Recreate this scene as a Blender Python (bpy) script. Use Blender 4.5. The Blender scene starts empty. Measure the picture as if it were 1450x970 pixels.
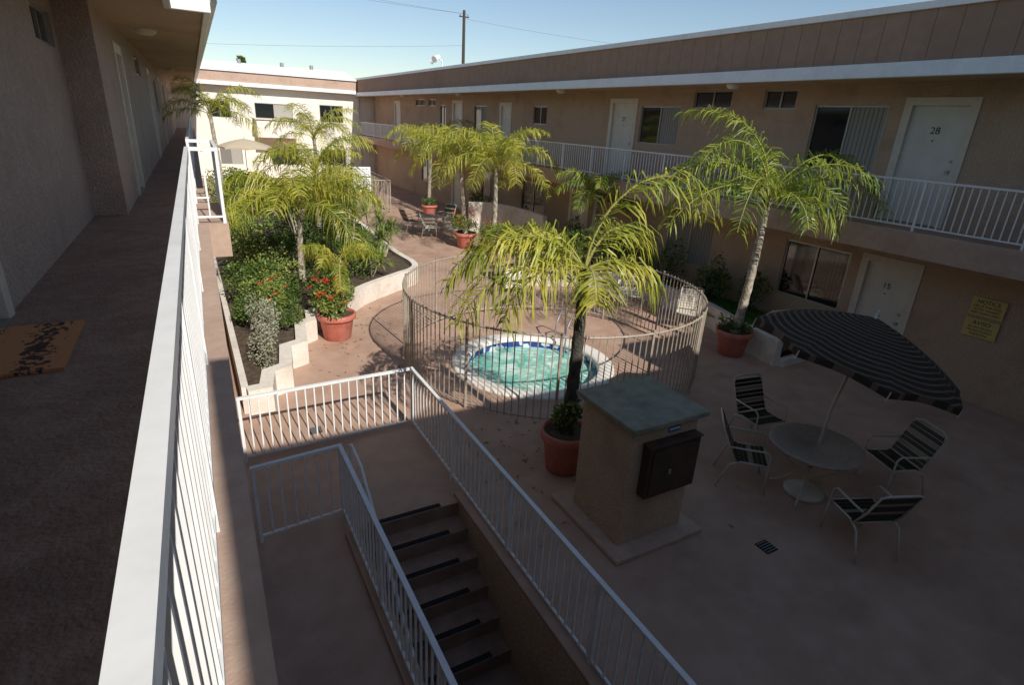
import bpy, math, random
import numpy as np
from mathutils import Vector, Matrix
random.seed(7)
scene=bpy.context.scene
scene.view_settings.view_transform='Standard'
try: scene.view_settings.look='None'
except Exception: pass
scene.view_settings.exposure=0
COL=scene.collection
# ------------------------------------------------------------------ materials
def mat(name,c1,c2=None,scale=8,rough=.8,bump=0,bscale=60,metal=0,trans=0,detail=3,c3=None,c3scale=1.2,spec=.4,contrast=(.35,.65),coord='Object'):
    m=bpy.data.materials.new(name);m.use_nodes=True
    nt=m.node_tree;N=nt.nodes;L=nt.links
    b=N['Principled BSDF'];b.inputs['Roughness'].default_value=rough;b.inputs['Metallic'].default_value=metal
    b.inputs['Specular IOR Level'].default_value=spec
    b.inputs['Base Color'].default_value=(*c1,1)
    tc=N.new('ShaderNodeTexCoord')
    out=None
    if c2:
        n=N.new('ShaderNodeTexNoise');n.inputs['Scale'].default_value=scale;n.inputs['Detail'].default_value=detail
        L.new(tc.outputs[coord],n.inputs['Vector'])
        r=N.new('ShaderNodeValToRGB');r.color_ramp.elements[0].color=(*c1,1);r.color_ramp.elements[1].color=(*c2,1)
        r.color_ramp.elements[0].position=contrast[0];r.color_ramp.elements[1].position=contrast[1]
        L.new(n.outputs['Fac'],r.inputs['Fac']);out=r.outputs['Color']
        if c3:
            n2=N.new('ShaderNodeTexNoise');n2.inputs['Scale'].default_value=c3scale;n2.inputs['Detail'].default_value=5
            n2.inputs['Roughness'].default_value=.68
            L.new(tc.outputs[coord],n2.inputs['Vector'])
            mr=N.new('ShaderNodeMapRange');mr.inputs['From Min'].default_value=.48;mr.inputs['From Max'].default_value=.72
            L.new(n2.outputs['Fac'],mr.inputs['Value'])
            mx=N.new('ShaderNodeMixRGB');L.new(mr.outputs['Result'],mx.inputs['Fac']);L.new(out,mx.inputs['Color1']);mx.inputs['Color2'].default_value=(*c3,1)
            out=mx.outputs['Color']
        L.new(out,b.inputs['Base Color'])
    if bump:
        n=N.new('ShaderNodeTexNoise');n.inputs['Scale'].default_value=bscale;n.inputs['Detail'].default_value=2
        L.new(tc.outputs[coord],n.inputs['Vector'])
        bp=N.new('ShaderNodeBump');bp.inputs['Strength'].default_value=bump;bp.inputs['Distance'].default_value=.02
        L.new(n.outputs['Fac'],bp.inputs['Height']);L.new(bp.outputs['Normal'],b.inputs['Normal'])
    if trans:
        t=N.new('ShaderNodeBsdfTranslucent')
        if out: L.new(out,t.inputs['Color'])
        else: t.inputs['Color'].default_value=(*c1,1)
        mx=N.new('ShaderNodeMixShader');mx.inputs['Fac'].default_value=trans
        L.new(b.outputs[0],mx.inputs[1]);L.new(t.outputs[0],mx.inputs[2]);L.new(mx.outputs[0],N['Material Output'].inputs['Surface'])
    return m
def stripes(name,ca,cb,freq,axis=0,rough=.7,radial=False,duty=.5):
    m=bpy.data.materials.new(name);m.use_nodes=True
    nt=m.node_tree;N=nt.nodes;L=nt.links;b=N['Principled BSDF'];b.inputs['Roughness'].default_value=rough;b.inputs['Specular IOR Level'].default_value=.15
    tc=N.new('ShaderNodeTexCoord');s=N.new('ShaderNodeSeparateXYZ');L.new(tc.outputs['Object'],s.inputs[0])
    if radial:
        cx=N.new('ShaderNodeCombineXYZ');L.new(s.outputs[0],cx.inputs[0]);L.new(s.outputs[1],cx.inputs[1])
        ln=N.new('ShaderNodeVectorMath');ln.operation='LENGTH';L.new(cx.outputs[0],ln.inputs[0]);v=ln.outputs['Value']
    else: v=s.outputs[axis]
    a=N.new('ShaderNodeMath');a.operation='MULTIPLY';a.inputs[1].default_value=freq;L.new(v,a.inputs[0])
    f=N.new('ShaderNodeMath');f.operation='FRACT';L.new(a.outputs[0],f.inputs[0])
    g=N.new('ShaderNodeMath');g.operation='GREATER_THAN';g.inputs[1].default_value=duty;L.new(f.outputs[0],g.inputs[0])
    mx=N.new('ShaderNodeMixRGB');mx.inputs['Color1'].default_value=(*ca,1);mx.inputs['Color2'].default_value=(*cb,1)
    L.new(g.outputs[0],mx.inputs['Fac']);L.new(mx.outputs[0],b.inputs['Base Color'])
    return m
M={}
M['stucco']=mat('stucco_tan',(.45,.32,.22),(.58,.43,.305),40,.92,.9,38,c3=(.40,.28,.19),c3scale=.9)
M['stuccoL']=mat('stucco_pinkish',(.42,.32,.25),(.54,.42,.335),34,.92,.9,36,c3=(.40,.305,.24),c3scale=1.2)
M['cream']=mat('stucco_cream',(.77,.71,.61),(.82,.77,.68),20,.9,.4,40)
M['stucco_light']=mat('stucco_planter',(.73,.66,.57),(.80,.73,.64),14,.9,.6,40,c3=(.60,.50,.40),c3scale=1.6)
M['ground']=mat('painted_concrete',(.44,.285,.205),(.50,.335,.25),2.6,.6,.25,45,c3=(.35,.22,.16),c3scale=.8,spec=.22,detail=6)
M['steps']=mat('step_paint_shaded',(.23,.145,.105),(.30,.20,.15),6,.7,.3,45,c3=(.18,.115,.085),c3scale=2)  # darker than the ground paint: stairwell shade is put into the colour
M['walk']=mat('walkway_coating',(.29,.185,.135),(.37,.25,.185),9,.65,.7,40,c3=(.23,.145,.105),c3scale=1.8,spec=.25)
M['slab']=mat('slab_edge_paint',(.45,.31,.235),(.50,.36,.275),10,.85,.15,60,c3=(.38,.26,.195))
M['siding']=mat('brown_siding',(.32,.20,.135),(.36,.23,.16),6,.8,.2,80,c3=(.29,.18,.12),c3scale=.5)
M['white']=mat('white_paint',(.78,.78,.77),(.83,.83,.82),12,.4,.03,40,c3=(.70,.70,.69),c3scale=2)
M['trim']=mat('cream_trim',(.66,.59,.48),(.72,.65,.54),9,.6)
M['door']=mat('door_paint',(.66,.62,.54),(.72,.68,.60),4,.5)
M['tanmetal']=mat('tan_metal',(.33,.27,.21),(.43,.36,.285),12,.5)
M['glass']=mat('window_glass',(.015,.017,.02),rough=.06,spec=.8)
M['dark']=mat('shade_black',(.012,.011,.01),rough=.95)  # shade painted as near-black for the walkway end, stairwell end and drains
M['alu']=mat('aluminium_frame',(.45,.43,.40),rough=.4,metal=.6)
M['blind']=stripes('vertical_blinds',(.36,.34,.30),(.20,.19,.17),11,1,duty=.7)
M['roofwhite']=mat('white_roof',(.76,.75,.73),(.81,.80,.78),2,.8)
M['terra']=mat('terracotta',(.46,.13,.09),(.56,.19,.13),6,.6,.15,30,c3=(.42,.20,.155),c3scale=3)
M['soil']=mat('soil',(.06,.042,.028),(.12,.085,.055),12,1,.8,30)
M['leaf']=mat('shrub_leaves',(.055,.11,.02),(.17,.24,.05),4.5,.45,trans=.22,detail=1)
M['leaf2']=mat('light_shrub_leaves',(.13,.20,.04),(.32,.36,.09),5,.45,trans=.25,detail=1)
M['leafgrey']=mat('grey_shrub_leaves',(.22,.23,.15),(.38,.37,.26),7,.7,detail=1)
M['palm']=mat('palm_fronds',(.12,.20,.022),(.35,.39,.05),2.2,.4,trans=.42,contrast=(.38,.62),detail=1)
M['palmY']=mat('palm_fronds_yellowish',(.26,.31,.03),(.56,.52,.08),2.2,.4,trans=.42,contrast=(.38,.62),detail=1)
M['rachis']=mat('palm_stems',(.30,.29,.08),rough=.5)
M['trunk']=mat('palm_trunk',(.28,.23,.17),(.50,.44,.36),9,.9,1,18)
M['trunkd']=mat('shaded_wrapped_trunk',(.035,.035,.028),(.085,.075,.06),12,.9,1,25)  # dark wrap on the front trunk, with its shade painted in too
M['red']=mat('red_petals',(.72,.02,.015),rough=.5)
M['yel']=mat('yellow_sign',(.60,.48,.16),(.66,.53,.20),5,.5)
M['black']=mat('black_print',(.02,.02,.02),rough=.6)
M['strapd']=mat('dark_straps',(.014,.020,.013),rough=.45)
M['strapl']=mat('cream_straps',(.26,.225,.15),rough=.45)
M['strapw']=mat('white_straps',(.66,.60,.50),rough=.45)
M['frame']=mat('white_tube',(.56,.51,.42),rough=.35)
M['table']=mat('table_top',(.36,.285,.235),(.43,.35,.29),18,.45,spec=.25)
M['panel']=mat('brown_panel',(.065,.037,.026),(.085,.052,.036),6,.5,spec=.25)
M['cap']=mat('green_grey_cap',(.25,.245,.19),(.31,.305,.24),7,.75,.3,20,c3=(.19,.19,.145),c3scale=3,spec=.12)
M['blue']=mat('blue_label',(.03,.16,.35),rough=.4)
M['padc']=mat('concrete_pad',(.47,.33,.25),(.54,.39,.30),9,.85,.4,40)
M['coping']=mat('pool_coping',(.74,.68,.60),(.80,.75,.68),12,.7,.3,50)
M['nose']=mat('grit_strip',(.012,.012,.012),(.02,.02,.02),60,.95)
M['metal']=mat('grey_metal',(.3,.3,.3),rough=.45,metal=.5)
M['wood']=mat('pole_wood',(.06,.045,.035),rough=.9)
M['litter']=mat('dry_leaves',(.13,.09,.03),(.28,.20,.07),5,.9)
M['canvasbeige']=mat('beige_canvas',(.5,.42,.3),rough=.9)
M['grass']=mat('grass_blades',(.06,.16,.025),(.13,.26,.04),3,.6,trans=.3,detail=1)
def tile_mat():
    m=bpy.data.materials.new('pool_tiles');m.use_nodes=True;N=m.node_tree.nodes;L=m.node_tree.links;b=N['Principled BSDF'];b.inputs['Roughness'].default_value=.2
    tc=N.new('ShaderNodeTexCoord');v=N.new('ShaderNodeTexVoronoi');v.inputs['Scale'].default_value=9;L.new(tc.outputs['Object'],v.inputs['Vector'])
    r=N.new('ShaderNodeValToRGB');r.color_ramp.interpolation='CONSTANT'
    r.color_ramp.elements[0].color=(.02,.05,.26,1);r.color_ramp.elements[1].color=(.6,.66,.7,1);r.color_ramp.elements[1].position=.62
    s=N.new('ShaderNodeSeparateXYZ');L.new(v.outputs['Color'],s.inputs[0]);L.new(s.outputs[0],r.inputs['Fac']);L.new(r.outputs[0],b.inputs['Base Color']);return m
M['pooltile']=tile_mat()
def water_mat():
    m=bpy.data.materials.new('pool_water');m.use_nodes=True;N=m.node_tree.nodes;L=m.node_tree.links;b=N['Principled BSDF'];b.inputs['Roughness'].default_value=.08
    tc=N.new('ShaderNodeTexCoord');n=N.new('ShaderNodeTexNoise');n.inputs['Scale'].default_value=2.6;n.inputs['Detail'].default_value=5;n.inputs['Distortion'].default_value=1.2
    L.new(tc.outputs['Object'],n.inputs['Vector'])
    r=N.new('ShaderNodeValToRGB');e=r.color_ramp.elements;e[0].position=.36;e[0].color=(.12,.44,.35,1);e[1].position=.66;e[1].color=(.74,.84,.76,1)
    k=e.new(.53);k.color=(.34,.62,.51,1)
    L.new(n.outputs['Fac'],r.inputs['Fac']);L.new(r.outputs[0],b.inputs['Base Color'])
    n2=N.new('ShaderNodeTexNoise');n2.inputs['Scale'].default_value=7;n2.inputs['Distortion'].default_value=.8;L.new(tc.outputs['Object'],n2.inputs['Vector'])
    bp=N.new('ShaderNodeBump');bp.inputs['Strength'].default_value=.6;bp.inputs['Distance'].default_value=.05;L.new(n2.outputs['Fac'],bp.inputs['Height']);L.new(bp.outputs[0],b.inputs['Normal']);return m
M['water']=water_mat()
M['canopy']=stripes('striped_canvas',(.050,.037,.028),(.15,.11,.075),14,radial=True,duty=.68,rough=.95)
def mat_doormat():
    m=bpy.data.materials.new('coir_mat');m.use_nodes=True;N=m.node_tree.nodes;L=m.node_tree.links;b=N['Principled BSDF'];b.inputs['Roughness'].default_value=1
    tc=N.new('ShaderNodeTexCoord');w=N.new('ShaderNodeTexNoise');w.inputs['Scale'].default_value=30;w.inputs['Detail'].default_value=3
    mp=N.new('ShaderNodeMapping');mp.inputs['Scale'].default_value=(1.1,.9,1);L.new(tc.outputs['Object'],mp.inputs[0]);L.new(mp.outputs[0],w.inputs['Vector'])
    s=N.new('ShaderNodeSeparateXYZ');L.new(tc.outputs['Object'],s.inputs[0])
    c=N.new('ShaderNodeMath');c.operation='MULTIPLY';c.inputs[1].default_value=19;L.new(s.outputs[0],c.inputs[0])
    sn=N.new('ShaderNodeMath');sn.operation='SINE';L.new(c.outputs[0],sn.inputs[0])
    ad=N.new('ShaderNodeMath');ad.operation='MULTIPLY_ADD';ad.inputs[1].default_value=.14;L.new(sn.outputs[0],ad.inputs[0]);L.new(w.outputs['Fac'],ad.inputs[2])
    r=N.new('ShaderNodeValToRGB');r.color_ramp.elements[0].position=.56;r.color_ramp.elements[1].position=.62;r.color_ramp.elements[0].color=(.62,.29,.12,1);r.color_ramp.elements[1].color=(.07,.04,.03,1)
    L.new(ad.outputs[0],r.inputs['Fac']);L.new(r.outputs[0],b.inputs['Base Color'])
    n=N.new('ShaderNodeTexNoise');n.inputs['Scale'].default_value=160;bp=N.new('ShaderNodeBump');bp.inputs['Strength'].default_value=.8;bp.inputs['Distance'].default_value=.01
    L.new(tc.outputs['Object'],n.inputs['Vector']);L.new(n.outputs['Fac'],bp.inputs['Height']);L.new(bp.outputs[0],b.inputs['Normal']);return m
M['mat']=mat_doormat()
# ------------------------------------------------------------------ mesh builder
class MB:
    def __init__(s): s.v=[];s.f=[];s.m=[];s.ms=[]
    def mi(s,k):
        if k not in s.ms: s.ms.append(k)
        return s.ms.index(k)
    def face(s,pts,k):
        i=len(s.v);s.v.extend([tuple(p) for p in pts]);s.f.append(tuple(range(i,i+len(pts))));s.m.append(s.mi(k))
    def box(s,x0,x1,y0,y1,z0,z1,k,T=None):
        c=[(x0,y0,z0),(x1,y0,z0),(x1,y1,z0),(x0,y1,z0),(x0,y0,z1),(x1,y0,z1),(x1,y1,z1),(x0,y1,z1)]
        if T is not None: c=[tuple(T@Vector(p)) for p in c]
        i=len(s.v);s.v.extend(c);q=s.mi(k)
        for f in [(0,3,2,1),(4,5,6,7),(0,1,5,4),(1,2,6,5),(2,3,7,6),(3,0,4,7)]:
            s.f.append(tuple(i+a for a in f));s.m.append(q)
    def tube(s,pts,r,k,n=6,caps=True):
        pts=[Vector(p) for p in pts];rs=r if isinstance(r,(list,tuple)) else [r]*len(pts)
        rings=[];q=s.mi(k);up0=None
        for i,p in enumerate(pts):
            a=pts[max(i-1,0)];b=pts[min(i+1,len(pts)-1)];t=(b-a).normalized()
            if up0 is None:
                up0=Vector((0,0,1)) if abs(t.z)<.9 else Vector((1,0,0))
            u=(up0-t*up0.dot(t))
            if u.length<1e-4: u=t.orthogonal()
            u.normalize();w=t.cross(u);up0=u
            base=len(s.v)
            for j in range(n):
                an=2*math.pi*(j+.5)/n;s.v.append(tuple(p+(u*math.cos(an)+w*math.sin(an))*rs[i]))
            rings.append(base)
        for i in range(len(rings)-1):
            A,B=rings[i],rings[i+1]
            for j in range(n):
                s.f.append((A+j,A+(j+1)%n,B+(j+1)%n,B+j));s.m.append(q)
        if caps:
            s.f.append(tuple(rings[0]+j for j in range(n))[::-1]);s.m.append(q)
            s.f.append(tuple(rings[-1]+j for j in range(n)));s.m.append(q)
    def lathe(s,prof,c,k,n=28):
        q=s.mi(k);base=len(s.v)
        for r,z in prof:
            for j in range(n):
                a=2*math.pi*j/n;s.v.append((c[0]+r*math.cos(a),c[1]+r*math.sin(a),c[2]+z))
        for i in range(len(prof)-1):
            for j in range(n):
                s.f.append((base+i*n+j,base+i*n+(j+1)%n,base+(i+1)*n+(j+1)%n,base+(i+1)*n+j));s.m.append(q)
    def obj(s,name,parent=None,smooth=False,loc=None,bevel=0):
        me=bpy.data.meshes.new(name);me.from_pydata(s.v,[],s.f)
        for k in s.ms: me.materials.append(M[k])
        me.polygons.foreach_set('material_index',s.m)
        if smooth: me.polygons.foreach_set('use_smooth',[True]*len(s.f))
        me.update();o=bpy.data.objects.new(name,me);COL.objects.link(o)
        if parent: o.parent=parent
        if loc: o.location=loc
        if bevel:
            b=o.modifiers.new('bevel','BEVEL');b.width=bevel;b.segments=2;b.limit_method='ANGLE'
        return o
def empty(name,loc=(0,0,0),rz=0):
    e=bpy.data.objects.new(name,None);e.empty_display_size=.2;COL.objects.link(e);e.location=loc;e.rotation_euler=(0,0,rz);return e
def text(name,s,mtx,size,parent,k='black'):
    c=bpy.data.curves.new(name,'FONT');c.body=s;c.size=size;c.extrude=.001;c.align_x='CENTER';c.align_y='CENTER';c.materials.append(M[k])
    o=bpy.data.objects.new(name,c);COL.objects.link(o);o.parent=parent;o.matrix_local=mtx;return o
def facing_minus_x(x,y,z): return Matrix(((0,0,-1,x),(-1,0,0,y),(0,1,0,z),(0,0,0,1)))
def facing_minus_y(x,y,z): return Matrix(((1,0,0,x),(0,0,-1,y),(0,1,0,z),(0,0,0,1)))
def wall(mb,fn,a0,a1,z0,z1,holes,k,depth=.12):
    A=sorted(set([a0,a1]+[h[0] for h in holes]+[h[1] for h in holes]));Z=sorted(set([z0,z1]+[h[2] for h in holes]+[h[3] for h in holes]))
    for i in range(len(A)-1):
        for j in range(len(Z)-1):
            ca=(A[i]+A[i+1])/2;cz=(Z[j]+Z[j+1])/2
            if any(h[0]<ca<h[1] and h[2]<cz<h[3] for h in holes): continue
            mb.face([fn(A[i],Z[j],0),fn(A[i+1],Z[j],0),fn(A[i+1],Z[j+1],0),fn(A[i],Z[j+1],0)],k)
    for h in holes:
        a,b,c,d=h
        for p,q in [((a,c),(b,c)),((b,c),(b,d)),((b,d),(a,d)),((a,d),(a,c))]:
            mb.face([fn(p[0],p[1],0),fn(q[0],q[1],0),fn(q[0],q[1],depth),fn(p[0],p[1],depth)],k)
def rbox(mb,fn,a0,a1,z0,z1,d0,d1,k):
    c=[fn(a0,z0,d0),fn(a1,z0,d0),fn(a1,z0,d1),fn(a0,z0,d1),fn(a0,z1,d0),fn(a1,z1,d0),fn(a1,z1,d1),fn(a0,z1,d1)]
    i=len(mb.v);mb.v.extend(c);q=mb.mi(k)
    for f in [(0,3,2,1),(4,5,6,7),(0,1,5,4),(1,2,6,5),(2,3,7,6),(3,0,4,7)]:
        mb.f.append(tuple(i+a for a in f));mb.m.append(q)
def window(name,fn,h,parent,blind=0,mull=True):
    a0,a1,z0,z1=h;mb=MB();w=.035
    rbox(mb,fn,a0,a1,z0,z0+w,.03,.09,'alu');rbox(mb,fn,a0,a1,z1-w,z1,.03,.09,'alu')
    rbox(mb,fn,a0,a0+w,z0+w,z1-w,.03,.09,'alu');rbox(mb,fn,a1-w,a1,z0+w,z1-w,.03,.09,'alu')
    m=(a0+a1)/2
    if mull: rbox(mb,fn,m-w/2,m+w/2,z0+w,z1-w,.04,.085,'alu')
    def g(p,q,k,d): mb.face([fn(p,z0+w,d),fn(q,z0+w,d),fn(q,z1-w,d),fn(p,z1-w,d)],k)
    if mull:
        g(a0+w,m-w/2,'blind' if blind in(1,3) else 'glass',.07);g(m+w/2,a1-w,'blind' if blind in(2,3) else 'glass',.06)
    else: g(a0+w,a1-w,'glass',.07)
    return mb.obj(name,parent)
def door(name,fn,h,parent,tw=.13):
    a0,a1,z0,z1=h;mb=MB()
    rbox(mb,fn,a0-tw,a0+.01,z0,z1+tw,-.025,.11,'trim');rbox(mb,fn,a1-.01,a1+tw,z0,z1+tw,-.025,.11,'trim')
    rbox(mb,fn,a0+.01,a1-.01,z1-.01,z1+tw-.003,-.022,.11,'trim')
    rbox(mb,fn,a0+.012,a1-.012,z0+.01,z1-.012,.045,.09,'door')
    rbox(mb,fn,a0,a1,z0,z0+.012,-.03,.1,'metal')
    k=a0+.09
    rbox(mb,fn,k-.025,k+.025,z0+.95,z0+1.0,-.01,.045,'alu');rbox(mb,fn,k-.02,k+.02,z0+1.14,z0+1.18,.02,.045,'alu')
    rbox(mb,fn,(a0+a1)/2-.012,(a0+a1)/2+.012,z0+1.48,z0+1.505,.035,.045,'black')
    return mb.obj(name,parent)
# ------------------------------------------------------------------ ground
PC=(5.4,8.55);PR=1.56
SH=(1.15,2.36,-3.4,5.2)
def build_ground():
    mb=MB()
    X=[-400,SH[0],SH[1],3.2,7.6,400];Y=[-400,SH[2],SH[3],6.4,10.7,500]
    for i in range(5):
        for j in range(5):
            if i==1 and j==1: continue
            if i==3 and j==3: continue
            mb.face([(X[i],Y[j],0),(X[i+1],Y[j],0),(X[i+1],Y[j+1],0),(X[i],Y[j+1],0)],'ground')
    angs=sorted([2*math.pi*i/48 for i in range(48)]+[math.atan2(y-PC[1],x-PC[0])%(2*math.pi) for x in(3.2,7.6) for y in(6.4,10.7)])
    def outp(a):
        c,s=math.cos(a),math.sin(a);t=1e9
        if c>1e-9:t=min(t,(7.6-PC[0])/c)
        if c<-1e-9:t=min(t,(3.2-PC[0])/c)
        if s>1e-9:t=min(t,(10.7-PC[1])/s)
        if s<-1e-9:t=min(t,(6.4-PC[1])/s)
        return (PC[0]+c*t,PC[1]+s*t,0)
    for i in range(len(angs)):
        a=angs[i];b=angs[(i+1)%len(angs)]
        mb.face([(PC[0]+PR*math.cos(a),PC[1]+PR*math.sin(a),0),outp(a),outp(b),(PC[0]+PR*math.cos(b),PC[1]+PR*math.sin(b),0)],'ground')
    mb.obj('ground')
build_ground()
p=empty('spa_pool',(PC[0],PC[1],0))
mb=MB();mb.lathe([(1.57,-.1),(1.57,.03),(1.54,.045),(1.30,.045),(1.25,.02),(1.25,-.04)],(0,0,0),'coping',56);mb.obj('coping',p,True)
mb=MB();mb.lathe([(1.27,-.04),(1.27,-.26)],(0,0,0),'pooltile',56);mb.obj('tile_band',p)
mb=MB();mb.lathe([(1.27,-.26),(1.2,-.9),(0.01,-.9)],(0,0,0),'coping',56);mb.obj('basin',p)
mb=MB();mb.face([(1.268*math.cos(2*math.pi*i/56),1.268*math.sin(2*math.pi*i/56),-.17) for i in range(56)],'water');mb.obj('water',p)
mb=MB()
for s in(-.2,.2):
    mb.tube([(.95,.55+s,-.3),(1.05,.62+s,.45),(1.2,.7+s,.65),(1.38,.8+s,.6),(1.45,.84+s,.04)],.018,'metal',8)
mb.obj('grab_rail',p,True)
def build_stairs():
    st=empty('concrete_stairway');mb=MB();ns=MB()
    x0,x1=SH[0],SH[1];rise=.18;run=.29;n=16
    y=5.2
    for i in range(n):
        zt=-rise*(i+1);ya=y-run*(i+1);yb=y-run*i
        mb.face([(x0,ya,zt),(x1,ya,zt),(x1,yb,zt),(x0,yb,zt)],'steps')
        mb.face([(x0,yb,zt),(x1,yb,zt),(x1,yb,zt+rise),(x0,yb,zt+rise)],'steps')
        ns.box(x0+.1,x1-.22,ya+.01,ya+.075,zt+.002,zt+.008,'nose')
    ns.box(x0+.1,x1-.22,y+.01,y+.075,.003,.008,'nose')
    zb=-rise*n;ye=y-run*n
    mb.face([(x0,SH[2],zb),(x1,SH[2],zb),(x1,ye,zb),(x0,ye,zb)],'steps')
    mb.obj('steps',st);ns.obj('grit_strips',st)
    w=MB()
    w.face([(x0-.001,SH[2],zb),(x0-.001,y,zb),(x0-.001,y,.0),(x0-.001,SH[2],.0)],'stucco')
    w.face([(x1+.001,SH[2],zb),(x1+.001,y,zb),(x1+.001,y,.0),(x1+.001,SH[2],.0)],'stucco')
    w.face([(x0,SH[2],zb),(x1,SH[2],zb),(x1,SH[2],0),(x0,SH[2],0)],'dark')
    w.obj('stairwell_walls',st)
    c=MB();c.box(x1,x1+.17,-3.4,5.35,.004,.05,'ground');c.box(x0-.15,x0,-3.4,5.2,.004,.04,'ground');c.obj('kerbs',st,bevel=.008)
build_stairs()
def railing(name,pts,z0,z1,k='white',sp=.115,pr=.0085,cap=(.045,.032),parent=None,post=1.6):
    mb=MB()
    for i in range(len(pts)-1):
        a=Vector((*pts[i],0));b=Vector((*pts[i+1],0));L=(b-a).length;d=(b-a)/L;n=Vector((-d.y,d.x,0))
        T=Matrix(((d.x,n.x,0,a.x),(d.y,n.y,0,a.y),(0,0,1,0),(0,0,0,1)))
        e=cap[0]/2
        mb.box(-e if i==0 else e,L+ (e if i<len(pts)-1 else 0),-e,e,z1-cap[1],z1,k,T)
        mb.box(0 if i==0 else .02,L-.02,-.012,.012,z0+.07,z0+.095,k,T)
        c=int(L/sp)
        for j in range(1,c):
            x=L*j/c;mb.box(x-pr,x+pr,-pr,pr,z0+.095,z1-cap[1],k,T)
        m=max(1,int(round(L/post)))
        for j in range(m+1):
            if j==0 and i>0: continue
            x=L*j/m;mb.box(x-.018,x+.018,-.018,.018,z0,z1-cap[1]-.001,k,T)
    return mb.obj(name,parent)
railing('stair_guard_railing',[(.18,7.12),(2.48,7.2),(2.48,-3.4)],.0,.95)
railing('stair_guard_railing',[(.18,5.45),(1.07,5.53),(1.07,-3.4)],.0,.95)
mb=MB()
mb.tube([(1.2,5.62,.55),(1.2,5.62,.86),(1.2,5.55,.9),(1.2,5.15,.86),(1.2,-1.5,-3.27)],.018,'white',8)
for t in(.0,.35,.7):
    yy=5.0-5*t;zz=.86-(5.15-yy)*.621;mb.tube([(1.2,yy,zz),(1.165,yy,zz-.05)],.01,'white')
mb.tube([(1.2,5.62,.55),(1.1,5.62,.5)],.012,'white')
mb.obj('stair_handrail')
def pool_fence():
    e=empty('pool_fence',(5.9,8.8,0));r=2.85;mb=MB()
    seg=72
    for z,w in((1.46,.016),(.1,.014)):
        mb.tube([(r*math.cos(2*math.pi*i/seg),r*math.sin(2*math.pi*i/seg),z) for i in range(seg+1)],w,'tanmetal',6,False)
    n=156
    for i in range(n):
        a=2*math.pi*i/n;x,y=r*math.cos(a),r*math.sin(a)
        if i%13==0: mb.tube([(x,y,0),(x,y,1.52)],.024,'tanmetal',6)
        else: mb.tube([(x,y,.06),(x,y,1.5)],.0095,'tanmetal',5)
    mb.obj('bars',e)
pool_fence()
# ------------------------------------------------------------------ right building
RB=empty('apartment_building')
fnR=lambda a,z,d:(12.0+d,a,z)
U=2.934
up_d=[(5.45,6.43,U,5.03),(14.3,15.35,U,5.06),(22.1,22.9,U,4.95),(27.0,28.0,U,5.05),(36.3,37.3,U,5.05)]
up_w=[(6.85,8.4,3.75,5.02,1),(12.4,14.0,3.95,4.98,1),(10.7,11.95,4.93,5.35,0),(8.9,9.75,4.93,5.34,0),(19.25,20.25,4.3,4.95,0),(29.0,29.8,3.9,4.95,0),(30.4,31.5,4.9,5.25,0),(32.0,33.5,4.9,5.25,0),(1.0,2.6,3.75,5.0,2),(24.3,25.6,3.9,4.95,1)]
mb=MB();wall(mb,fnR,-9,42,U-.03,5.42,[d for d in up_d]+[w[:4] for w in up_w],'stucco')
lo_d=[(5.5,6.42,.01,2.1),(16.2,17.15,.01,2.1),(27,27.95,.01,2.1)]
lo_w=[(6.8,8.35,.88,2.15,0),(10.5,12.2,.88,2.15,3),(19,20.8,.88,2.15,0),(23,24.6,.88,2.15,1),(31,32.6,.88,2.15,0)]
wall(mb,fnR,-9,42,0,2.5,lo_d+[w[:4] for w in lo_w],'stucco')
mb.box(12.13,24,-9,42,0,6.3,'stucco')
mb.obj('walls',RB)
for i,d in enumerate(up_d+lo_d): door('door',fnR,d,RB)
for w in up_w+lo_w: window('window',fnR,w[:4],RB,w[4],)
text('door_number','28',facing_minus_x(12.04,5.94,U+1.66),.17,RB);text('door_number','15',facing_minus_x(12.04,5.96,1.66),.16,RB);text('door_number','27',facing_minus_x(12.04,14.82,U+1.66),.17,RB)
mb=MB();mb.box(10.86,12.0,-9,41.9,2.5,2.93,'slab');mb.obj('balcony_slab',RB,bevel=.01)
mb=MB();mb.box(10.75,12.0,-9,42,5.42,5.5,'stucco')
mb.obj('soffit',RB)
mb=MB()
mb.box(10.78,12.1,-9,42,5.62,6.38,'siding')
y=-9
while y<42:
    mb.box(10.768,10.78,y,y+.392,5.62,6.38,'siding');y+=.4
mb.obj('parapet_siding',RB)
mb=MB();mb.box(10.68,10.8,-9,42,5.39,5.62,'white');mb.obj('fascia',RB,bevel=.01)
mb=MB();mb.box(10.72,10.95,-9,42,6.38,6.5,'white');mb.obj('roof_edge_flashing',RB,bevel=.01)
mb=MB();mb.box(10.95,24,-9,42,6.3,6.42,'roofwhite');mb.obj('roof',RB)
for yy in(3.5,10.2,17.5,26,34):
    mb=MB();mb.lathe([(.0,-.1),(.08,-.095),(.14,-.06),(.16,0)],(11.4,yy,5.418),'white',18);mb.obj('ceiling_light',RB,True)
railing('balcony_railing',[(10.95,-9),(10.95,41.8)],2.93,3.79)
mb=MB();mb.tube([(10.8,26.6,6.5),(10.8,26.6,6.75),(10.5,26.5,6.85)],.03,'white');mb.tube([(10.6,26.5,6.9),(10.3,26.3,6.75)],[.09,.14],'white',10);mb.tube([(10.6,26.9,6.85),(10.45,27.1,6.7)],[.08,.12],'white',10);mb.obj('floodlight')
S=empty('notice_sign',(11.97,4.2,0))
mb=MB();mb.box(-.012,.0,-.26,.26,1.58,1.9,'yel');mb.obj('plate_upper',S)
mb=MB();mb.box(-.012,.0,-.26,.26,1.2,1.52,'yel');mb.obj('plate_lower',S)
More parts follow.
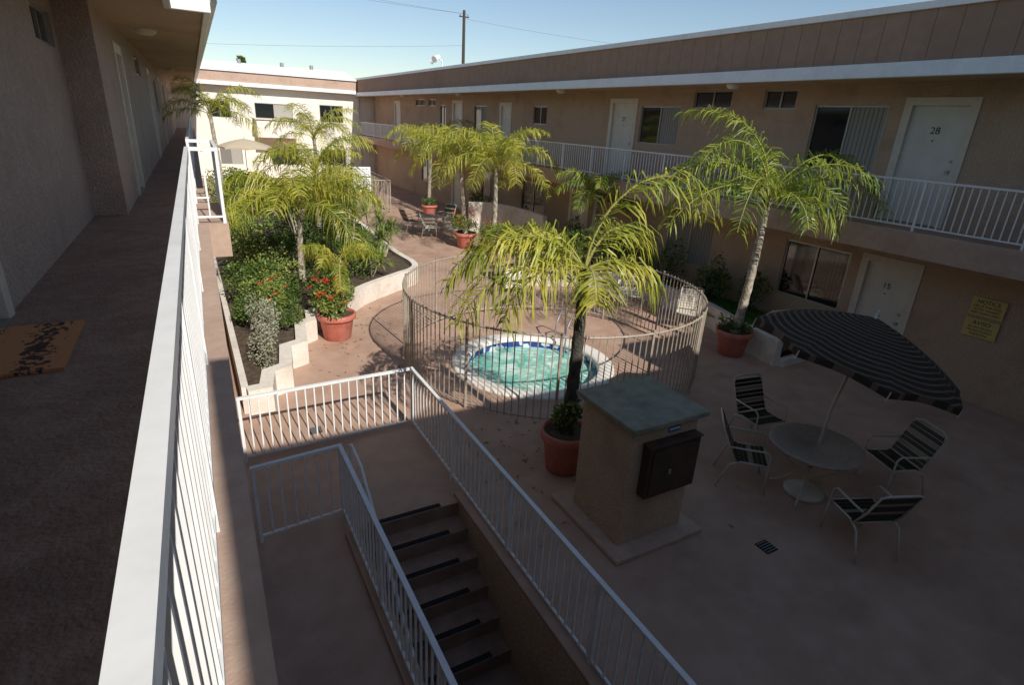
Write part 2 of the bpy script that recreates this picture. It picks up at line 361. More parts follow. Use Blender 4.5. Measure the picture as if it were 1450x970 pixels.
for z,s,sz in((1.83,'NOTICE',.1),(1.75,'USE OF THIS POOL',.05),(1.69,'IS FOR TENANTS',.05),(1.63,'AND GUESTS ONLY',.05),(1.45,'AVISO',.1),(1.37,'EL USO DE ESTA',.05),(1.31,'PISCINA ES PARA',.05),(1.25,'INQUILINOS',.05)):
    text('lettering',s,facing_minus_x(-.0145,0,z),sz,S)
# ------------------------------------------------------------------ left building
LB=empty('apartment_building',rz=-.0177)
fnA=lambda a,z,d:(-1.28-d,a,z)
fnB=lambda a,z,d:(-.92-d,a,z)
mb=MB()
hA=[(3.7,4.72,U,5.0),(7.85,8.85,4.86,5.22)]
wall(mb,fnA,-8,9.05,2.9,5.42,hA,'stuccoL')
mb.face([(-1.28,9.05,2.9),(-.92,9.05,2.9),(-.92,9.05,5.42),(-1.28,9.05,5.42)],'stuccoL')
dB=[(11.1,12.0,U,5.02),(18.6,19.5,U,5.02),(24.5,25.4,U,5.02),(33,33.9,U,5.02)]
wB=[(15.2,16.4,4.86,5.22,0),(21.5,22.8,4.0,5.0,0),(28,29.2,4.0,5.0,0)]
wall(mb,fnB,9.05,43,2.9,5.42,dB+[w[:4] for w in wB],'stuccoL')
mb.box(-13,-1.42,-8,43,0,6.3,'stuccoL')
mb.box(-1.42,-.6,-8,43,0,2.5,'stuccoL')
mb.obj('walls',LB)
door('door',fnA,hA[0],LB);window('window',fnA,hA[1],LB)
for d in dB: door('door',fnB,d,LB)
for w in wB: window('window',fnB,w[:4],LB)
mb=MB();mb.box(-1.3,0.01,-8,43,2.5,2.93,'slab');mb.box(0.01,.24,8.2,10.1,2.5,2.93,'slab');mb.obj('walkway_slab',LB)
mb=MB();mb.face([(-1.28,-8,2.934),(-.14,-8,2.934),(-.14,43,2.934),(-1.28,43,2.934)],'walk');mb.obj('walkway_floor',LB)
mb=MB();mb.box(-1.3,-.1,-8,8.8,5.42,5.5,'stucco');mb.box(-1.3,.3,8.8,43,5.42,5.5,'stucco');mb.obj('soffit',LB)
mb=MB();mb.box(-.14,-.06,-8,8.72,5.39,5.62,'white');mb.box(-.14,.36,8.72,8.8,5.39,5.62,'white');mb.box(.28,.36,8.8,43,5.39,5.62,'white')
mb.box(.36,.44,8.72,43,5.5,5.6,'white');mb.obj('fascia',LB,bevel=.008)
mb=MB();mb.box(-13,-.12,-8,8.74,5.62,6.4,'siding');mb.box(-13,.3,8.74,43,5.62,6.4,'siding');mb.obj('roof_parapet',LB)
mb=MB();mb.box(-.91,.25,42.8,42.95,2.94,5.4,'dark');mb.obj('end_opening_shade',LB)  # solid near-black panel; the passage's darkness is painted, not modelled
for yy in(11.9,24.4,36):
    mb=MB();mb.lathe([(.0,-.08),(.1,-.075),(.15,-.04),(.16,0)],(-.5,yy,5.418),'trim',18);mb.obj('ceiling_light',LB,True)
R1=empty('walkway_railing',rz=-.0177)
railing('rails',[(-.118,-6),(-.118,8.25),(.2,8.25),(.2,10.05),(-.118,10.05),(-.118,42.7)],2.93,3.86,parent=R1,cap=(.042,.045))
mb=MB();mb.tube([(.42,8.8,5.62),(.42,8.8,5.72),(.55,8.65,5.74)],.02,'white');mb.tube([(.55,8.65,5.76),(.62,8.55,5.62)],[.05,.085],'white',10);mb.tube([(.62,8.55,5.62),(.64,8.53,5.56)],[.075,.06],'glass',10);mb.obj('floodlight')
mb=MB();mb.box(-.34,.24,-.42,.42,0,.018,'mat');o=mb.obj('doormat',loc=(-.98,4.09,2.936));
# ------------------------------------------------------------------ far building
FB=empty('apartment_building')
fnF=lambda a,z,d:(a,42.0+d,z)
wF=[(4.3,6.6,3.7,4.62,2),(8.3,9.85,3.65,4.72,0),(1.7,2.9,3.65,4.6,0),(5.05,6.8,.85,1.8,0),(8.3,9.9,.85,1.9,0),(2,3.3,.85,1.9,3)]
mb=MB();wall(mb,fnF,-4,10.95,0,5.5,[w[:4] for w in wF],'cream');mb.box(-4,26,42.14,52,0,6.3,'cream');mb.obj('walls',FB)
for w in wF: window('window',fnF,w[:4],FB,w[4])
mb=MB();mb.box(-4,10.7,41.5,42.2,5.7,6.3,'slab');mb.obj('parapet_band',FB)
mb=MB();mb.box(-4,10.65,41.42,41.6,5.5,5.72,'white');mb.box(-4,10.7,41.4,41.7,6.3,6.42,'white');mb.obj('fascia',FB)
mb=MB();mb.face([(-4,41.7,6.38),(10.72,41.7,6.38),(10.72,44.5,7.0),(-4,44.5,7.0)],'roofwhite');mb.face([(-4,41.7,5.52),(10.7,41.7,5.52),(10.7,42.1,5.52),(-4,42.1,5.52)],'cream')
mb.face([(10.72,41.7,6.38),(10.72,44.5,6.38),(10.72,44.5,7.0)],'roofwhite');mb.obj('roof',FB)
mb=MB()
for x in(3.9,6.5,8.4): mb.tube([(x,44.3,6.8),(x,44.3,7.2)],.12,'metal',8)
mb.obj('roof_vents',FB)
mb=MB();mb.box(4.2,6.7,40.7,41.98,2.6,3.65,'cream');mb.box(4.1,6.8,40.6,41.985,3.65,3.72,'trim');mb.obj('balcony',FB)
BB=empty('apartment_building')
mb=MB();mb.box(.36,8.3,-14,-1.8,0,7.0,'cream');mb.box(8.3,24,-14,-.4,0,7.0,'cream');mb.obj('walls',BB)  # unseen rear block, height and step shaped to throw the courtyard shadow
mb=MB();mb.box(.36,8.29,-1.8,-1.74,5.9,7.0,'siding');mb.obj('parapet_band',BB)
# ------------------------------------------------------------------ planters
def wallpoly(mb,pts,th,z0,z1,k):
    P=[Vector((*p,0)) for p in pts];n=len(P);o=[];q=[]
    for i in range(n):
        a=P[max(i-1,0)];b=P[min(i+1,n-1)]
        d1=(P[i]-a);d2=(b-P[i])
        if d1.length<1e-6:d1=d2
        if d2.length<1e-6:d2=d1
        d1.normalize();d2.normalize();n1=Vector((-d1.y,d1.x,0));n2=Vector((-d2.y,d2.x,0));m=(n1+n2);m.normalize();s=1/max(.5,m.dot(n1))
        o.append(P[i]+m*th/2*s);q.append(P[i]-m*th/2*s)
    for i in range(n-1):
        a,b,c,d=o[i],o[i+1],q[i+1],q[i]
        f=lambda p,z:(p.x,p.y,z)
        mb.face([f(a,z0),f(b,z0),f(b,z1),f(a,z1)],k);mb.face([f(d,z0),f(c,z0),f(c,z1),f(d,z1)],k);mb.face([f(a,z1),f(b,z1),f(c,z1),f(d,z1)],k)
    for a,b in((o[0],q[0]),(o[-1],q[-1])): mb.face([(a.x,a.y,z0),(b.x,b.y,z0),(b.x,b.y,z1),(a.x,a.y,z1)],k)
def smooth(pts,k=6):
    out=[];P=[pts[0]]+list(pts)+[pts[-1]]
    for i in range(1,len(P)-2):
        for j in range(k):
            t=j/k;a,b,c,d=[np.array(P[i+q],float) for q in(-1,0,1,2)]
            out.append(tuple(.5*((2*b)+(-a+c)*t+(2*a-5*b+4*c-d)*t*t+(-a+3*b-3*c+d)*t**3)))
    out.append(tuple(pts[-1]));return out
zig=[(.35,8.42),(.62,8.45),(.72,9.0),(1.0,9.15),(1.12,10.0),(1.42,10.15),(1.55,11.1),(1.8,11.3),(1.87,11.85)]
arc=smooth([(1.87,11.85),(2.4,12.05),(3.3,13.2),(4.5,14.15),(5.1,14.6),(5.35,15.3),(5.3,17),(5.5,21),(5.6,26)])
mb=MB();wallpoly(mb,zig,.2,0,.45,'stucco_light');wallpoly(mb,arc,.17,0,.46,'stucco_light');wallpoly(mb,[(.33,8.5),(.33,26)],.1,0,.44,'stucco_light');mb.obj('planter_wall')
mb=MB();mb.face([(.36,8.5,.36)]+[(a,b,.36) for a,b in zig[1:]]+[(a,b,.36) for a,b in arc]+[(.36,26,.36)],'soil');mb.obj('planter_soil')
rpt=smooth([(7.4,13.5),(8.3,13.45),(9.6,12.75),(10.5,11.3),(10.6,9.3),(10.15,7.6),(9.95,6.55)])
mb=MB();wallpoly(mb,rpt,.15,0,.55,'stucco_light');wallpoly(mb,[(10.03,6.5),(11.98,6.62)],.13,0,.16,'stucco_light');mb.obj('planter_wall')
mb=MB();mb.face([(a,b,.3) for a,b in rpt]+[(11.98,6.7,.3),(11.98,15.0,.3),(7.4,14.8,.3)],'soil');mb.obj('planter_soil')
mb=MB();wallpoly(mb,smooth([(9.7,21.0),(10.5,20.6),(10.95,19.3),(10.95,17.2)]),.16,0,1.28,'stucco_light');mb.obj('curved_garden_wall')
g=MB();rg=random.Random(3)
for i in range(7000):
    x=rg.uniform(10.35,11.95);y=rg.uniform(6.75,9.6)
    a=rg.uniform(0,6.28);h=rg.uniform(.05,.12);w=.007
    dx,dy=math.cos(a)*w,math.sin(a)*w;lx,ly=rg.uniform(-.04,.04),rg.uniform(-.04,.04)
    g.face([(x-dx,y-dy,.3),(x+dx,y+dy,.3),(x+lx,y+ly,.3+h)],'grass')
g.obj('grass')
g=MB()
for i in range(420):
    if i<220: x=rg.gauss(2.9,1.1);y=rg.gauss(10.6,1.4)
    elif i<320: x=rg.gauss(4.0,.8);y=rg.gauss(5.6,.8)
    else: x=rg.uniform(5.8,9.8);y=rg.uniform(12,20)
    if (x-PC[0])**2+(y-PC[1])**2<2.7 or (x<2.6 and y<8.3): continue
    a=rg.uniform(0,6.28);L=rg.uniform(.02,.055);c,s=math.cos(a)*L,math.sin(a)*L;z=.008
    g.face([(x-c,y-s,z),(x+s*.3,y-c*.3,z+.006),(x+c,y+s,z+.002),(x-s*.3,y+c*.3,z+.008)],'litter')
g.obj('leaf_litter')
# ------------------------------------------------------------------ vegetation
def leafcloud(mb,c,rad,n,size,k,rs,shell=.55):
    c=np.array(c);rad=np.array(rad)
    for i in range(n):
        d=np.array([rs.gauss(0,1) for _ in range(3)]);d/=np.linalg.norm(d)
        r=shell+(1-shell)*rs.random()
        r*=1+.18*math.sin(d[0]*5+c[0]*3)*math.cos(d[1]*6+c[1])
        p=c+d*rad*r
        if p[2]<.05: continue
        t=np.array([rs.gauss(0,1),rs.gauss(0,1),rs.gauss(0,.7)+.3])+d*.8;t/=np.linalg.norm(t)
        s=np.cross(t,[rs.gauss(0,1),rs.gauss(0,1),rs.gauss(0,1)]);s/=np.linalg.norm(s)+1e-9
        L=size*rs.uniform(.6,1.3);w=L*.28
        mb.face([p,p+t*L*.5+s*w,p+t*L,p+t*L*.5-s*w],k)
def bush(name,x,y,z0,w,d,h,n,size,k,seed,lobes=7,flowers=0):
    rs=random.Random(seed);mb=MB()
    for i in range(lobes):
        a=rs.uniform(0,6.28);q=rs.uniform(.2,.65)
        cx=x+math.cos(a)*w*q;cy=y+math.sin(a)*d*q;hh=h*rs.uniform(.3,.72)
        leafcloud(mb,(cx,cy,z0+hh),(w*rs.uniform(.3,.5),d*rs.uniform(.3,.5),h*rs.uniform(.25,.38)),n//lobes,size,k,rs)
        mb.tube([(x,y,z0),(cx,cy,z0+hh)],[.02,.008],'wood',4)
    for i in range(flowers):
        a=rs.uniform(0,6.28);q=rs.uniform(.1,.95);fx=x+math.cos(a)*w*q;fy=y+math.sin(a)*d*q;fz=z0+h*rs.uniform(.55,1.02)*(1-.25*q)
        leafcloud(mb,(fx,fy,fz),(.035,.035,.03),10,.035,'red',rs,.4)
    return mb.obj(name)
def frond(mb,o,az,el,L,droop,rs,k,LL=.5,n=20,wid=.024):
    p=Vector(o);st=L/n;pts=[p.copy()];tan=[]
    az2=az;cv=rs.uniform(-.025,.025)
    for i in range(n):
        t=(i+1)/n;e=el-droop*t**1.25;az2+=rs.uniform(-.02,.02)+cv
        T=Vector((math.cos(az2)*math.cos(e),math.sin(az2)*math.cos(e),math.sin(e)));tan.append(T);p=p+T*st;pts.append(p.copy())
    mb.tube(pts,[.016*(1-.8*i/n)+.002 for i in range(n+1)],'rachis',4,False)
    q=mb.mi(k)
    for i in range(3,n):
        T=tan[i];S=T.cross(Vector((0,0,1)))
        if S.length<.05:S=Vector((math.sin(az),-math.cos(az),0))
        S.normalize();Up=S.cross(T)
        for sub in range(3):
            f=(i+sub/3)/n;ln=LL*(.35+.75*math.sin(math.pi*min(1,f**.8)*.93))*rs.uniform(.7,1.2)
            base=pts[i]+T*st*sub/3
            for sd in(-1,1):
                d=(S*sd*rs.uniform(.7,1)+T*rs.uniform(.35,.8)+Up*rs.uniform(-.45,.55)).normalized()
                d2=(d*.75+Vector((0,0,-rs.uniform(.4,.95)))).normalized()
                d3=(d2*.6+Vector((0,0,-rs.uniform(.6,1.1)))).normalized()
                a=base;b=a+d*ln*.4;c=b+d2*ln*.33;e=c+d3*ln*.3
                wv=(T*.8+Up*rs.uniform(-.6,.6)).normalized()*wid*.5
                j=len(mb.v)
                mb.v.extend([tuple(a-wv*.5),tuple(a+wv*.5),tuple(b-wv),tuple(b+wv),tuple(c-wv*.7),tuple(c+wv*.7),tuple(e)])
                mb.f.extend([(j,j+1,j+3,j+2),(j+2,j+3,j+5,j+4),(j+4,j+5,j+6)]);mb.m.extend([q,q,q])
def palm(base,crown,L,seed,nf=11,k='palm',tk='trunk',tr=.085,custom=None,LL=.5,wid=.024,zb=.35):
    rs=random.Random(seed);e=empty('palm_tree',base);b=Vector((0,0,zb));c=Vector(crown)-Vector(base)
    mb=MB();N=18;pts=[];rr=[]
    for i in range(N+1):
        t=i/N;p=b.lerp(c,t);p+=Vector((math.sin(t*3.1)*.05*math.sin(seed),math.sin(t*3.1)*.05*math.cos(seed),0));pts.append(p);rr.append(tr*(1.15-.45*t)*(1+.07*((i%2)*2-1)))
    mb.tube(pts,rr,tk,12);
    for i in range(9):
        a=rs.uniform(0,6.28);mb.tube([c+Vector((0,0,-.25+.02*i)),c+Vector((math.cos(a)*.1,math.sin(a)*.1,rs.uniform(.0,.15)))],[.035,.012],'rachis' if i>3 else tk,5)
    mb.obj('trunk',e,True)
    f=MB()
    F=custom if custom else []
    if not custom:
        for i in range(nf):
            az=2*math.pi*i/nf+rs.uniform(-.25,.25);el=math.radians([70,48,30,58][i%4]+rs.uniform(-8,8));F.append((az,el,L*rs.uniform(.85,1.1),math.radians(rs.uniform(95,125))))
    for az,el,l,dr in F: frond(f,c+Vector((0,0,.03)),az,el,l,dr,rs,k,LL,wid=wid)
    f.obj('fronds',e)
    return e
D=math.radians
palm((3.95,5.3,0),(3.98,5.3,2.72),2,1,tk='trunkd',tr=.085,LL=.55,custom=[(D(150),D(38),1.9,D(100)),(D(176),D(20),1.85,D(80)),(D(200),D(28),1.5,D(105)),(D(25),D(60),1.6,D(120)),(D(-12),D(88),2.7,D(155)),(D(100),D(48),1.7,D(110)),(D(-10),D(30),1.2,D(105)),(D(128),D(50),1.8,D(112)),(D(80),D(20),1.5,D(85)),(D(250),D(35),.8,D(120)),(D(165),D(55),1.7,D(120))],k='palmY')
palm((9.6,7.4,0),(9.5,7.2,3.2),2.1,2,tr=.085,LL=.58,custom=[(D(172),D(50),3.0,D(112)),(D(192),D(28),2.9,D(78)),(D(155),D(62),2.3,D(120)),(D(208),D(42),2.7,D(108)),(D(100),D(86),2.8,D(105)),(D(-20),D(66),2.5,D(112)),(D(-45),D(46),2.4,D(105)),(D(-70),D(66),2.2,D(120)),(D(20),D(48),2.0,D(105)),(D(60),D(66),2.3,D(110)),(D(240),D(35),1.7,D(100)),(D(-95),D(52),1.8,D(118)),(D(140),D(30),2.2,D(95)),(D(-30),D(25),1.6,D(95)),(D(180),D(76),2.6,D(125))],k='palm')
palm((8.95,17.3,0),(8.95,17.3,2.95),2.4,3,nf=17,k='palmY',LL=.6)
palm((8.5,18.6,0),(8.35,18.8,3.1),2.4,4,nf=16,k='palmY',LL=.6)
palm((9.8,25.6,0),(9.9,25.5,3.0),2.5,5,nf=14,k='palmY')
palm((2.0,13.3,.3),(2.05,13.2,2.3),2.1,6,nf=18,k='palmY',tr=.07,LL=.6)
palm((4.6,25,.3),(4.65,25,3.3),2.5,8,nf=13,k='palmY',tr=.09)
palm((1.1,24.5,.3),(1.0,24.5,4.0),2.3,9,nf=11,k='palmY',tr=.09)
palm((2.3,11.2,.2),(2.4,11.35,1.5),.95,10,nf=8,k='palmY',tr=.02,LL=.28,wid=.016)
palm((10.9,14.2,.3),(10.9,14.2,2.4),1.6,12,nf=11,k='palm',tr=.07)
palm((3.4,18.5,.3),(3.4,18.5,2.6),2.2,13,nf=13,k='palmY',tr=.07)
def drac(x,y,z,h,seed):
    rs=random.Random(seed);mb=MB()
    for b in range(rs.choice([2,3])):
        a=rs.uniform(0,6.28);tx=x+math.cos(a)*.3;ty=y+math.sin(a)*.3;tz=z+h*rs.uniform(.6,1)
        mb.tube([(x,y,z),((x+tx)/2+.05,(y+ty)/2,z+(tz-z)*.5),(tx,ty,tz)],[.03,.025,.02],'trunk',6)
        for i in range(70):
            az=rs.uniform(0,6.28);el=rs.uniform(-.5,1.4);L=rs.uniform(.3,.55)
            d=Vector((math.cos(az)*math.cos(el),math.sin(az)*math.cos(el),math.sin(el)));s=Vector((-math.sin(az),math.cos(az),0))*.016
            o=Vector((tx,ty,tz-rs.uniform(0,.12)));m=o+d*L*.55;e=m+(d+Vector((0,0,-.5)))*L*.42
            mb.face([o-s*.6,o+s*.6,m+s,m-s],'leaf2');mb.face([m-s,m+s,e],'leaf2')
    mb.obj('dracaena_plant')
for i,q in enumerate([(4.1,15,.35,1.2),(3.5,16,.35,1.7),(4.7,17.4,.35,1.5),(3.1,14.6,.35,1.0),(4.8,20,.35,1.8),(2.6,17.5,.35,1.7),(4.5,15.9,.35,.8),(4.9,16.5,.35,1.1),(4.0,17,.35,1.9),(5.0,23,.35,1.9),(3.9,14.4,.35,.7)]): drac(*q,40+i)
B=[('shrub',.85,13.0,.35,.6,.8,1.0,1700,.07,'leaf'),('shrub',1.45,13.2,.35,.7,.8,1.1,2000,.06,'leaf2'),('shrub',1.15,11.9,.35,.6,.8,.95,2000,.055,'leaf2'),('shrub',1.5,12.5,.35,.6,.6,.8,1500,.06,'leaf'),
('shrub',1.25,11.0,.35,.4,.5,.6,1100,.05,'leaf'),('shrub',.6,11.4,.35,.3,.6,.7,1100,.05,'leaf'),
('shrub',2.6,13.6,.35,.75,.7,.8,1600,.06,'leaf'),('shrub',3.4,14.3,.35,.6,.5,.6,1100,.06,'leaf'),('shrub',.9,15.3,.35,.6,1.1,1.3,1800,.08,'leaf2'),('shrub',2.0,15.4,.35,.9,.9,1.2,1800,.08,'leaf'),('shrub',3.1,15.6,.35,.8,.8,.9,1500,.07,'leaf'),('shrub',4.2,16.2,.35,.9,.8,.6,1300,.07,'leaf2'),('shrub',4.4,18.6,.35,.8,1.2,.8,1300,.08,'leaf'),('shrub',4.6,21,.35,.8,1.3,.9,1200,.08,'leaf'),('shrub',3.3,17.2,.35,.8,.8,.9,1200,.08,'leaf'),
('shrub',1.2,18,.35,.9,1.3,1.6,1800,.09,'leaf2'),('shrub',2.6,19.5,.35,1.2,1.2,1.3,1600,.09,'leaf'),('shrub',1.3,21.5,.35,1,1.4,1.7,1500,.10,'leaf2'),('shrub',3.8,22.5,.35,1.2,1.2,1.2,1400,.09,'leaf'),
('shrub',2.2,25,.35,1.4,1.2,1.6,1300,.10,'leaf2'),('shrub',4.4,24.6,.35,1.2,1.2,1.0,1100,.10,'leaf'),('shrub',1.6,30,.0,1.3,2,1.7,1400,.12,'leaf'),('shrub',4.2,29,.0,1.5,1.3,1.1,1300,.1,'leaf2'),('shrub',1.8,35,.0,1.5,1.8,1.3,1100,.12,'leaf2'),
('shrub',11.3,9.8,.3,.6,.7,1.3,1700,.07,'leaf'),('shrub',11.2,11.4,.3,.7,.8,1.3,1700,.07,'leaf'),('shrub',11.2,13.2,.3,.7,.9,1.4,1500,.08,'leaf'),('shrub',9.9,14.0,.3,.9,.6,1.2,1500,.07,'leaf'),('shrub',8.6,14.2,.3,.7,.4,.6,900,.07,'leaf'),
('shrub',11.4,15.8,.0,.6,.9,1.5,1300,.08,'leaf'),('shrub',11.5,8.7,.3,.4,.45,1.1,1100,.07,'leaf'),('shrub',11.3,23,.0,.6,1.3,1.6,1200,.1,'leaf'),('shrub',6.3,31,.0,.9,.6,1.1,900,.1,'leaf'),('shrub',8.8,37,0,1.3,1,1.5,900,.12,'leaf')]
for i,b in enumerate(B): bush(*b,100+i,flowers=(10 if i in(2,6) else 0))
bush('lavender_shrub',.70,9.5,.35,.28,.5,.75,1500,.04,'leafgrey',200,8)
bush('lavender_shrub',.85,10.5,.35,.38,.6,.9,1900,.04,'leafgrey',201,8)
def pot(x,y,r,h,seed,plant=None):
    e=empty('potted_plant' if plant else 'flower_pot',(x,y,0));mb=MB()
    mb.lathe([(.01,.0),(r*.66,0),(r*.72,.02),(r*.9,h*.78),(r*.92,h*.8),(r*1.02,h*.8),(r*1.04,h*.83),(r*1.04,h*.98),(r*1.0,h),(r*.92,h),(r*.9,h*.9)],(0,0,0),'terra',32)
    mb.obj('pot',e,True)
    s=MB();s.face([(r*.91*math.cos(2*math.pi*i/24),r*.91*math.sin(2*math.pi*i/24),h*.91) for i in range(24)],'soil');s.obj('potting_soil',e)
    if plant:
        rs=random.Random(seed);m=MB();k,w,ht,n,fl=plant
        for i in range(7):
            a=rs.uniform(0,6.28);q=rs.uniform(.1,.6)*w;leafcloud(m,(math.cos(a)*q,math.sin(a)*q,h+ht*rs.uniform(.2,.65)),(w*.5,w*.5,ht*.33),n//7,.07,k,rs)
            m.tube([(0,0,h*.9),(math.cos(a)*q,math.sin(a)*q,h+ht*.4)],.01,'wood',4)
        for i in range(fl):
            a=rs.uniform(0,6.28);q=rs.uniform(.1,1)*w;leafcloud(m,(math.cos(a)*q,math.sin(a)*q,h+ht*rs.uniform(.35,1.05)),(.035,.035,.03),12,.04,'red',rs,.3)
        m.obj('foliage',e)
pot(2.28,11.2,.37,.55,1,('leaf2',.5,.75,2400,26))
pot(9.6,7.4,.36,.55,2,('leaf',.36,.25,500,0))
pot(3.95,5.3,.33,.6,3,('leaf',.24,.5,600,0))
pot(8.5,18.6,.38,.55,4,('leaf2',.55,.75,1500,22))
pot(8.95,17.3,.42,.5,5,('leaf2',.55,.7,1500,14))
pot(9.8,25.6,.36,.5,6,('leaf',.4,.4,600,4))
# ------------------------------------------------------------------ utility enclosure
e=empty('utility_enclosure',(0,0,0))
mb=MB();mb.box(3.6,4.52,3.7,4.56,.05,1.5,'stucco');mb.obj('stucco_body',e,bevel=.015)
mb=MB();mb.box(3.54,4.6,3.63,4.64,1.5,1.56,'cap');mb.obj('cap_slab',e,bevel=.01)
mb=MB();mb.box(3.44,4.7,3.5,4.8,.003,.06,'padc');mb.obj('concrete_pad',e,bevel=.01)
mb=MB();mb.box(3.76,4.47,3.58,3.7,.7,1.32,'panel');mb.box(3.8,4.43,3.565,3.58,.74,1.28,'panel');mb.box(3.745,4.485,3.56,3.7,1.32,1.335,'panel')
mb.box(4.03,4.07,3.55,3.565,.96,1.02,'metal')
mb.obj('electrical_panel',e,bevel=.006)
mb=MB();mb.box(4.08,4.26,3.694,3.7,1.38,1.44,'blue');mb.box(4.1,4.24,3.691,3.694,1.405,1.425,'white');mb.obj('label',e)
for x,y in((5.2,3.0),(1.14,7.6)):
    mb=MB();mb.box(x-.09,x+.09,y-.09,y+.09,.002,.006,'dark')
    for i in range(5): mb.box(x-.08,x+.08,y-.075+i*.034,y-.062+i*.034,.006,.011,'metal')
    mb.obj('floor_drain')
# ------------------------------------------------------------------ patio furniture
def chair(x,y,rz,kd='strapd',kl='strapl'):
    e=empty('patio_chair',(x,y,0),rz)
    f=MB();w=.27
    for s in(-1,1):
        X=s*w
        f.tube([(X,-.26,0),(X,-.24,.3),(X,-.23,.58),(X,-.18,.63),(X,.1,.62),(X,.24,.62)],.0125,'frame',7)
        f.tube([(X*.96,.34,0),(X*.96,.22,.36),(X*.94,.1,.42),(X*.94,-.24,.42)],.0125,'frame',7)
        f.tube([(X*.94,.14,.40),(X*.94,.27,.62),(X*.92,.38,.9)],.0125,'frame',7)
    f.tube([(-w*.92,.38,.9),(-w*.6,.395,.93),(w*.6,.395,.93),(w*.92,.38,.9)],.0125,'frame',7)
    f.tube([(-w*.94,-.24,.42),(w*.94,-.24,.42)],.0125,'frame',7);f.tube([(-w*.94,.14,.4),(w*.94,.14,.4)],.0125,'frame',7)
    f.obj('tube_frame',e,True)
    s=MB()
    for i in range(7):
        t=i/6.5;y0=-.23+t*.36;k=kl if i in(3,) else kd
        s.box(-w*.97,w*.97,y0,y0+.051,.425-.012*math.sin(t*3.1),.430-.012*math.sin(t*3.1),k)
    for i in range(8):
        t=i/8;y0=.16+(.37-.16)*t;z0=.45+(.89-.45)*t;k=kl if i in(2,5) else kd
        T=Matrix.Translation((0,y0,z0))@Matrix.Rotation(-.45,4,'X');s.box(-w*.96,w*.96,-.003,.003,0,.053,k,T)
    s.obj('vinyl_straps',e)
chair(7.05,4.7,D(-8));chair(6.0,4.05,D(45));chair(6.25,2.6,D(158));chair(7.75,3.1,D(-112))
chair(9.45,10.6,D(-25),'strapw','strapd');chair(9.85,8.95,D(-50),'strapw','strapw')
chair(7.9,20.6,D(70),'strapw');chair(8.6,20.0,D(20),'strapw');chair(7.6,22,D(100));chair(9.4,22.6,D(-60))
chair(3.6,36,D(60));chair(2.6,37,D(0))
def rtable(x,y,r=.55,k='table'):
    e=empty('patio_table',(x,y,0));t=MB();t.lathe([(0.02,.70),(r-.03,.70),(r,.705),(r+.005,.72),(r,.735),(r-.03,.735),(r-.05,.728),(.025,.728),(0.02,.70)],(0,0,0),k,40);t.obj('top',e,True)
    b=MB();b.lathe([(.02,.0),(.24,.0),(.25,.03),(.2,.07),(.05,.1),(.035,.12),(.03,.4)],(0,0,0),'frame',24)
    for i in range(4):
        a=i*math.pi/2+.4;c,s=math.cos(a),math.sin(a);b.tube([(c*.42,s*.42,.70),(c*.32,s*.32,.45),(c*.12,s*.12,.3),(c*.3,s*.3,.08),(c*.42,s*.42,.01)],.013,'frame',7)
    b.obj('base',e,True)
rtable(6.55,3.5);rtable(3.0,36.3,.5,'frame');rtable(8.1,21.2,.5)
def umbrella(base,apex,rad,drop,k,tilt):
    e=empty('patio_umbrella',base);A=Vector(apex)-Vector(base)
    p=MB();p.tube([(0,0,.05),(A.x*.22,A.y*.22,1.25),tuple(A+Vector((0,0,.06)))],.02,'frame',10);p.tube([A+Vector((0,0,.02)),A+Vector((0,0,.1))],[.03,.012],'frame',8)
    p.obj('pole',e,True)
    T=Matrix.Translation(A)@Matrix.Rotation(tilt[0],4,'X')@Matrix.Rotation(tilt[1],4,'Y')
    c=MB();n=8;sub=8;rings=9
    def pt(r,a):
        f=(a*n/(2*math.pi))%1.0;sag=math.sin(f*math.pi)
        rr=r*rad*(1-.10*sag*r) ;z=-drop*(.62*r+.38*r**2.4)+.035*sag*r*r*r
        return Vector((rr*math.cos(a),rr*math.sin(a),z))
    NN=n*sub
    for i in range(rings):
        for j in range(NN):
            a0,a1=2*math.pi*j/NN,2*math.pi*(j+1)/NN;r0,r1=i/rings+.001,(i+1)/rings
            c.face([pt(r0,a0),pt(r1,a0),pt(r1,a1),pt(r0,a1)],k)
    for j in range(NN):
        a0,a1=2*math.pi*j/NN,2*math.pi*(j+1)/NN
        c.face([pt(1,a0),pt(1,a0)+Vector((0,0,-.08)),pt(1,a1)+Vector((0,0,-.08)),pt(1,a1)],k)
    o=c.obj('canopy',e);o.matrix_local=T
    r=MB()
    for j in range(n):
        a=2*math.pi*j/n;r.tube([pt(t,a)-Vector((0,0,.02)) for t in(.02,.25,.5,.75,.99)],.006,'frame',5)
        r.tube([pt(.5,a)-Vector((0,0,.02)),(0,0,-.5)],.005,'frame',5)
        r.tube([pt(1,a),pt(1,a)-Vector((0,0,.11))],.008,'frame',5)
    o=r.obj('ribs',e);o.matrix_local=T
umbrella((6.55,3.5,0),(7.12,3.53,2.36),1.26,.5,'canopy',(D(8),D(11)))
umbrella((3.0,36.3,0),(3.0,36.3,2.7),1.5,.45,'canvasbeige',(0,0))
railing('pool_fence',[(6.0,31),(6.0,27),(8.3,26.8),(8.6,32)],0,1.5,k='tanmetal',sp=.13)
e=empty('pool_rules_sign',(6.9,26.5,0));mb=MB();mb.tube([(0,.03,0),(0,.03,2.0)],.03,'metal');mb.box(-.4,.4,-.02,.0,1.0,2.1,'white')
mb.obj('board',e)
for i in range(9): text('lettering','POOL RULES AND HOURS' if i else 'POOL RULES',facing_minus_y(0,-.023,2.0-.11*i),.06 if i else .1,e)
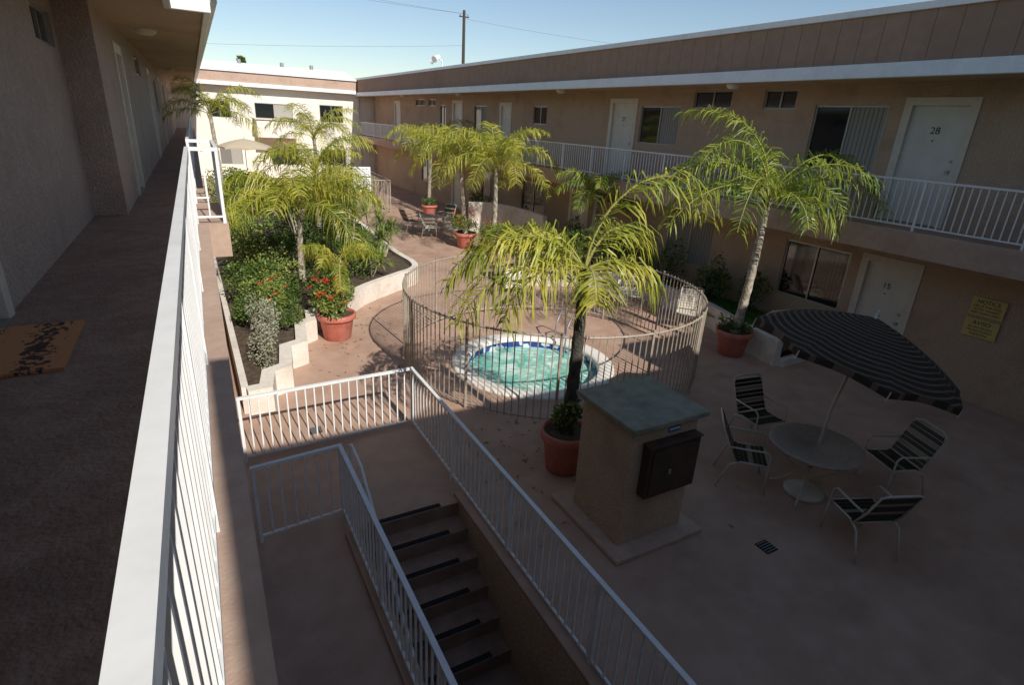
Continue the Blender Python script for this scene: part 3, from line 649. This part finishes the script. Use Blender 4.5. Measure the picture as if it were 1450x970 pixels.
e=empty('utility_pole',(25.2,56.6,0));mb=MB();mb.tube([(0,0,0),(0,0,14)],[.2,.13],'wood',8);mb.box(-.5,.5,-.06,.06,13.4,13.5,'wood');mb.tube([(-.4,0,13.5),(-.4,0,13.7)],.05,'metal');mb.tube([(.4,0,13.5),(.4,0,13.7)],.05,'metal');mb.obj('pole_and_crossarm',e)
mb=MB()
for a,b,s in(((25.6,56.6,13.7),(-40,70,22),1.5),((24.8,56.6,13.7),(-40,68,20.5),1.5),((25.2,56.6,11),(-40,72,9.5),1.3),((25.2,56.6,13.3),(80,40,14),1.5)):
    pts=[]
    for i in range(21):
        t=i/20;v=Vector(a).lerp(Vector(b),t);v.z-=s*4*t*(1-t);pts.append(v)
    mb.tube(pts,.01,'black',4,False)
mb.obj('overhead_wires')
bush('distant_tree',10.0,110,10.4,.9,.9,1.6,500,.35,'leaf',77,5)
mb=MB();mb.tube([(10,110,0),(10,110,11.4)],[.2,.1],'wood',6);o=mb.obj('trunk');o.parent=bpy.data.objects['distant_tree']
# ------------------------------------------------------------------ light
sd=Vector((.1,-1.3,1)).normalized()
w=bpy.data.worlds.new('World');scene.world=w;w.use_nodes=True;nt=w.node_tree
sky=nt.nodes.new('ShaderNodeTexSky');sky.sky_type='NISHITA';sky.sun_disc=False
sky.sun_elevation=math.asin(sd.z);sky.sun_rotation=math.atan2(sd.x,sd.y);sky.air_density=1.0;sky.dust_density=.2;sky.ozone_density=1.3
bg=nt.nodes['Background'];bg.inputs['Strength'].default_value=.108;nt.links.new(sky.outputs[0],bg.inputs['Color'])
l=bpy.data.lights.new('sun','SUN');l.energy=5.0;l.angle=D(.5);l.color=(1,.96,.89);o=bpy.data.objects.new('sun',l);COL.objects.link(o)
o.rotation_euler=(-sd).to_track_quat('-Z','Y').to_euler();o.location=(0,-20,20)
# ------------------------------------------------------------------ camera
Yv=Vector((-475,-340,800)).normalized();Dv=Vector((-115,2045,800));Dv.normalize();Dv=(Dv-Yv*Dv.dot(Yv)).normalized();Xv=Dv.cross(Yv)
rx=Vector((Xv.x,Yv.x,-Dv.x));dn=Vector((Xv.y,Yv.y,-Dv.y));fw=Vector((Xv.z,Yv.z,-Dv.z))
cm=bpy.data.cameras.new('camera');cm.sensor_width=36;cm.lens=800/1450*36;cm.clip_start=.05;cm.clip_end=2000
co=bpy.data.objects.new('camera',cm);COL.objects.link(co)
m=Matrix((( rx.x,-dn.x,-fw.x,0),(rx.y,-dn.y,-fw.y,0),(rx.z,-dn.z,-fw.z,4.35),(0,0,0,1)));co.matrix_world=m
scene.camera=co
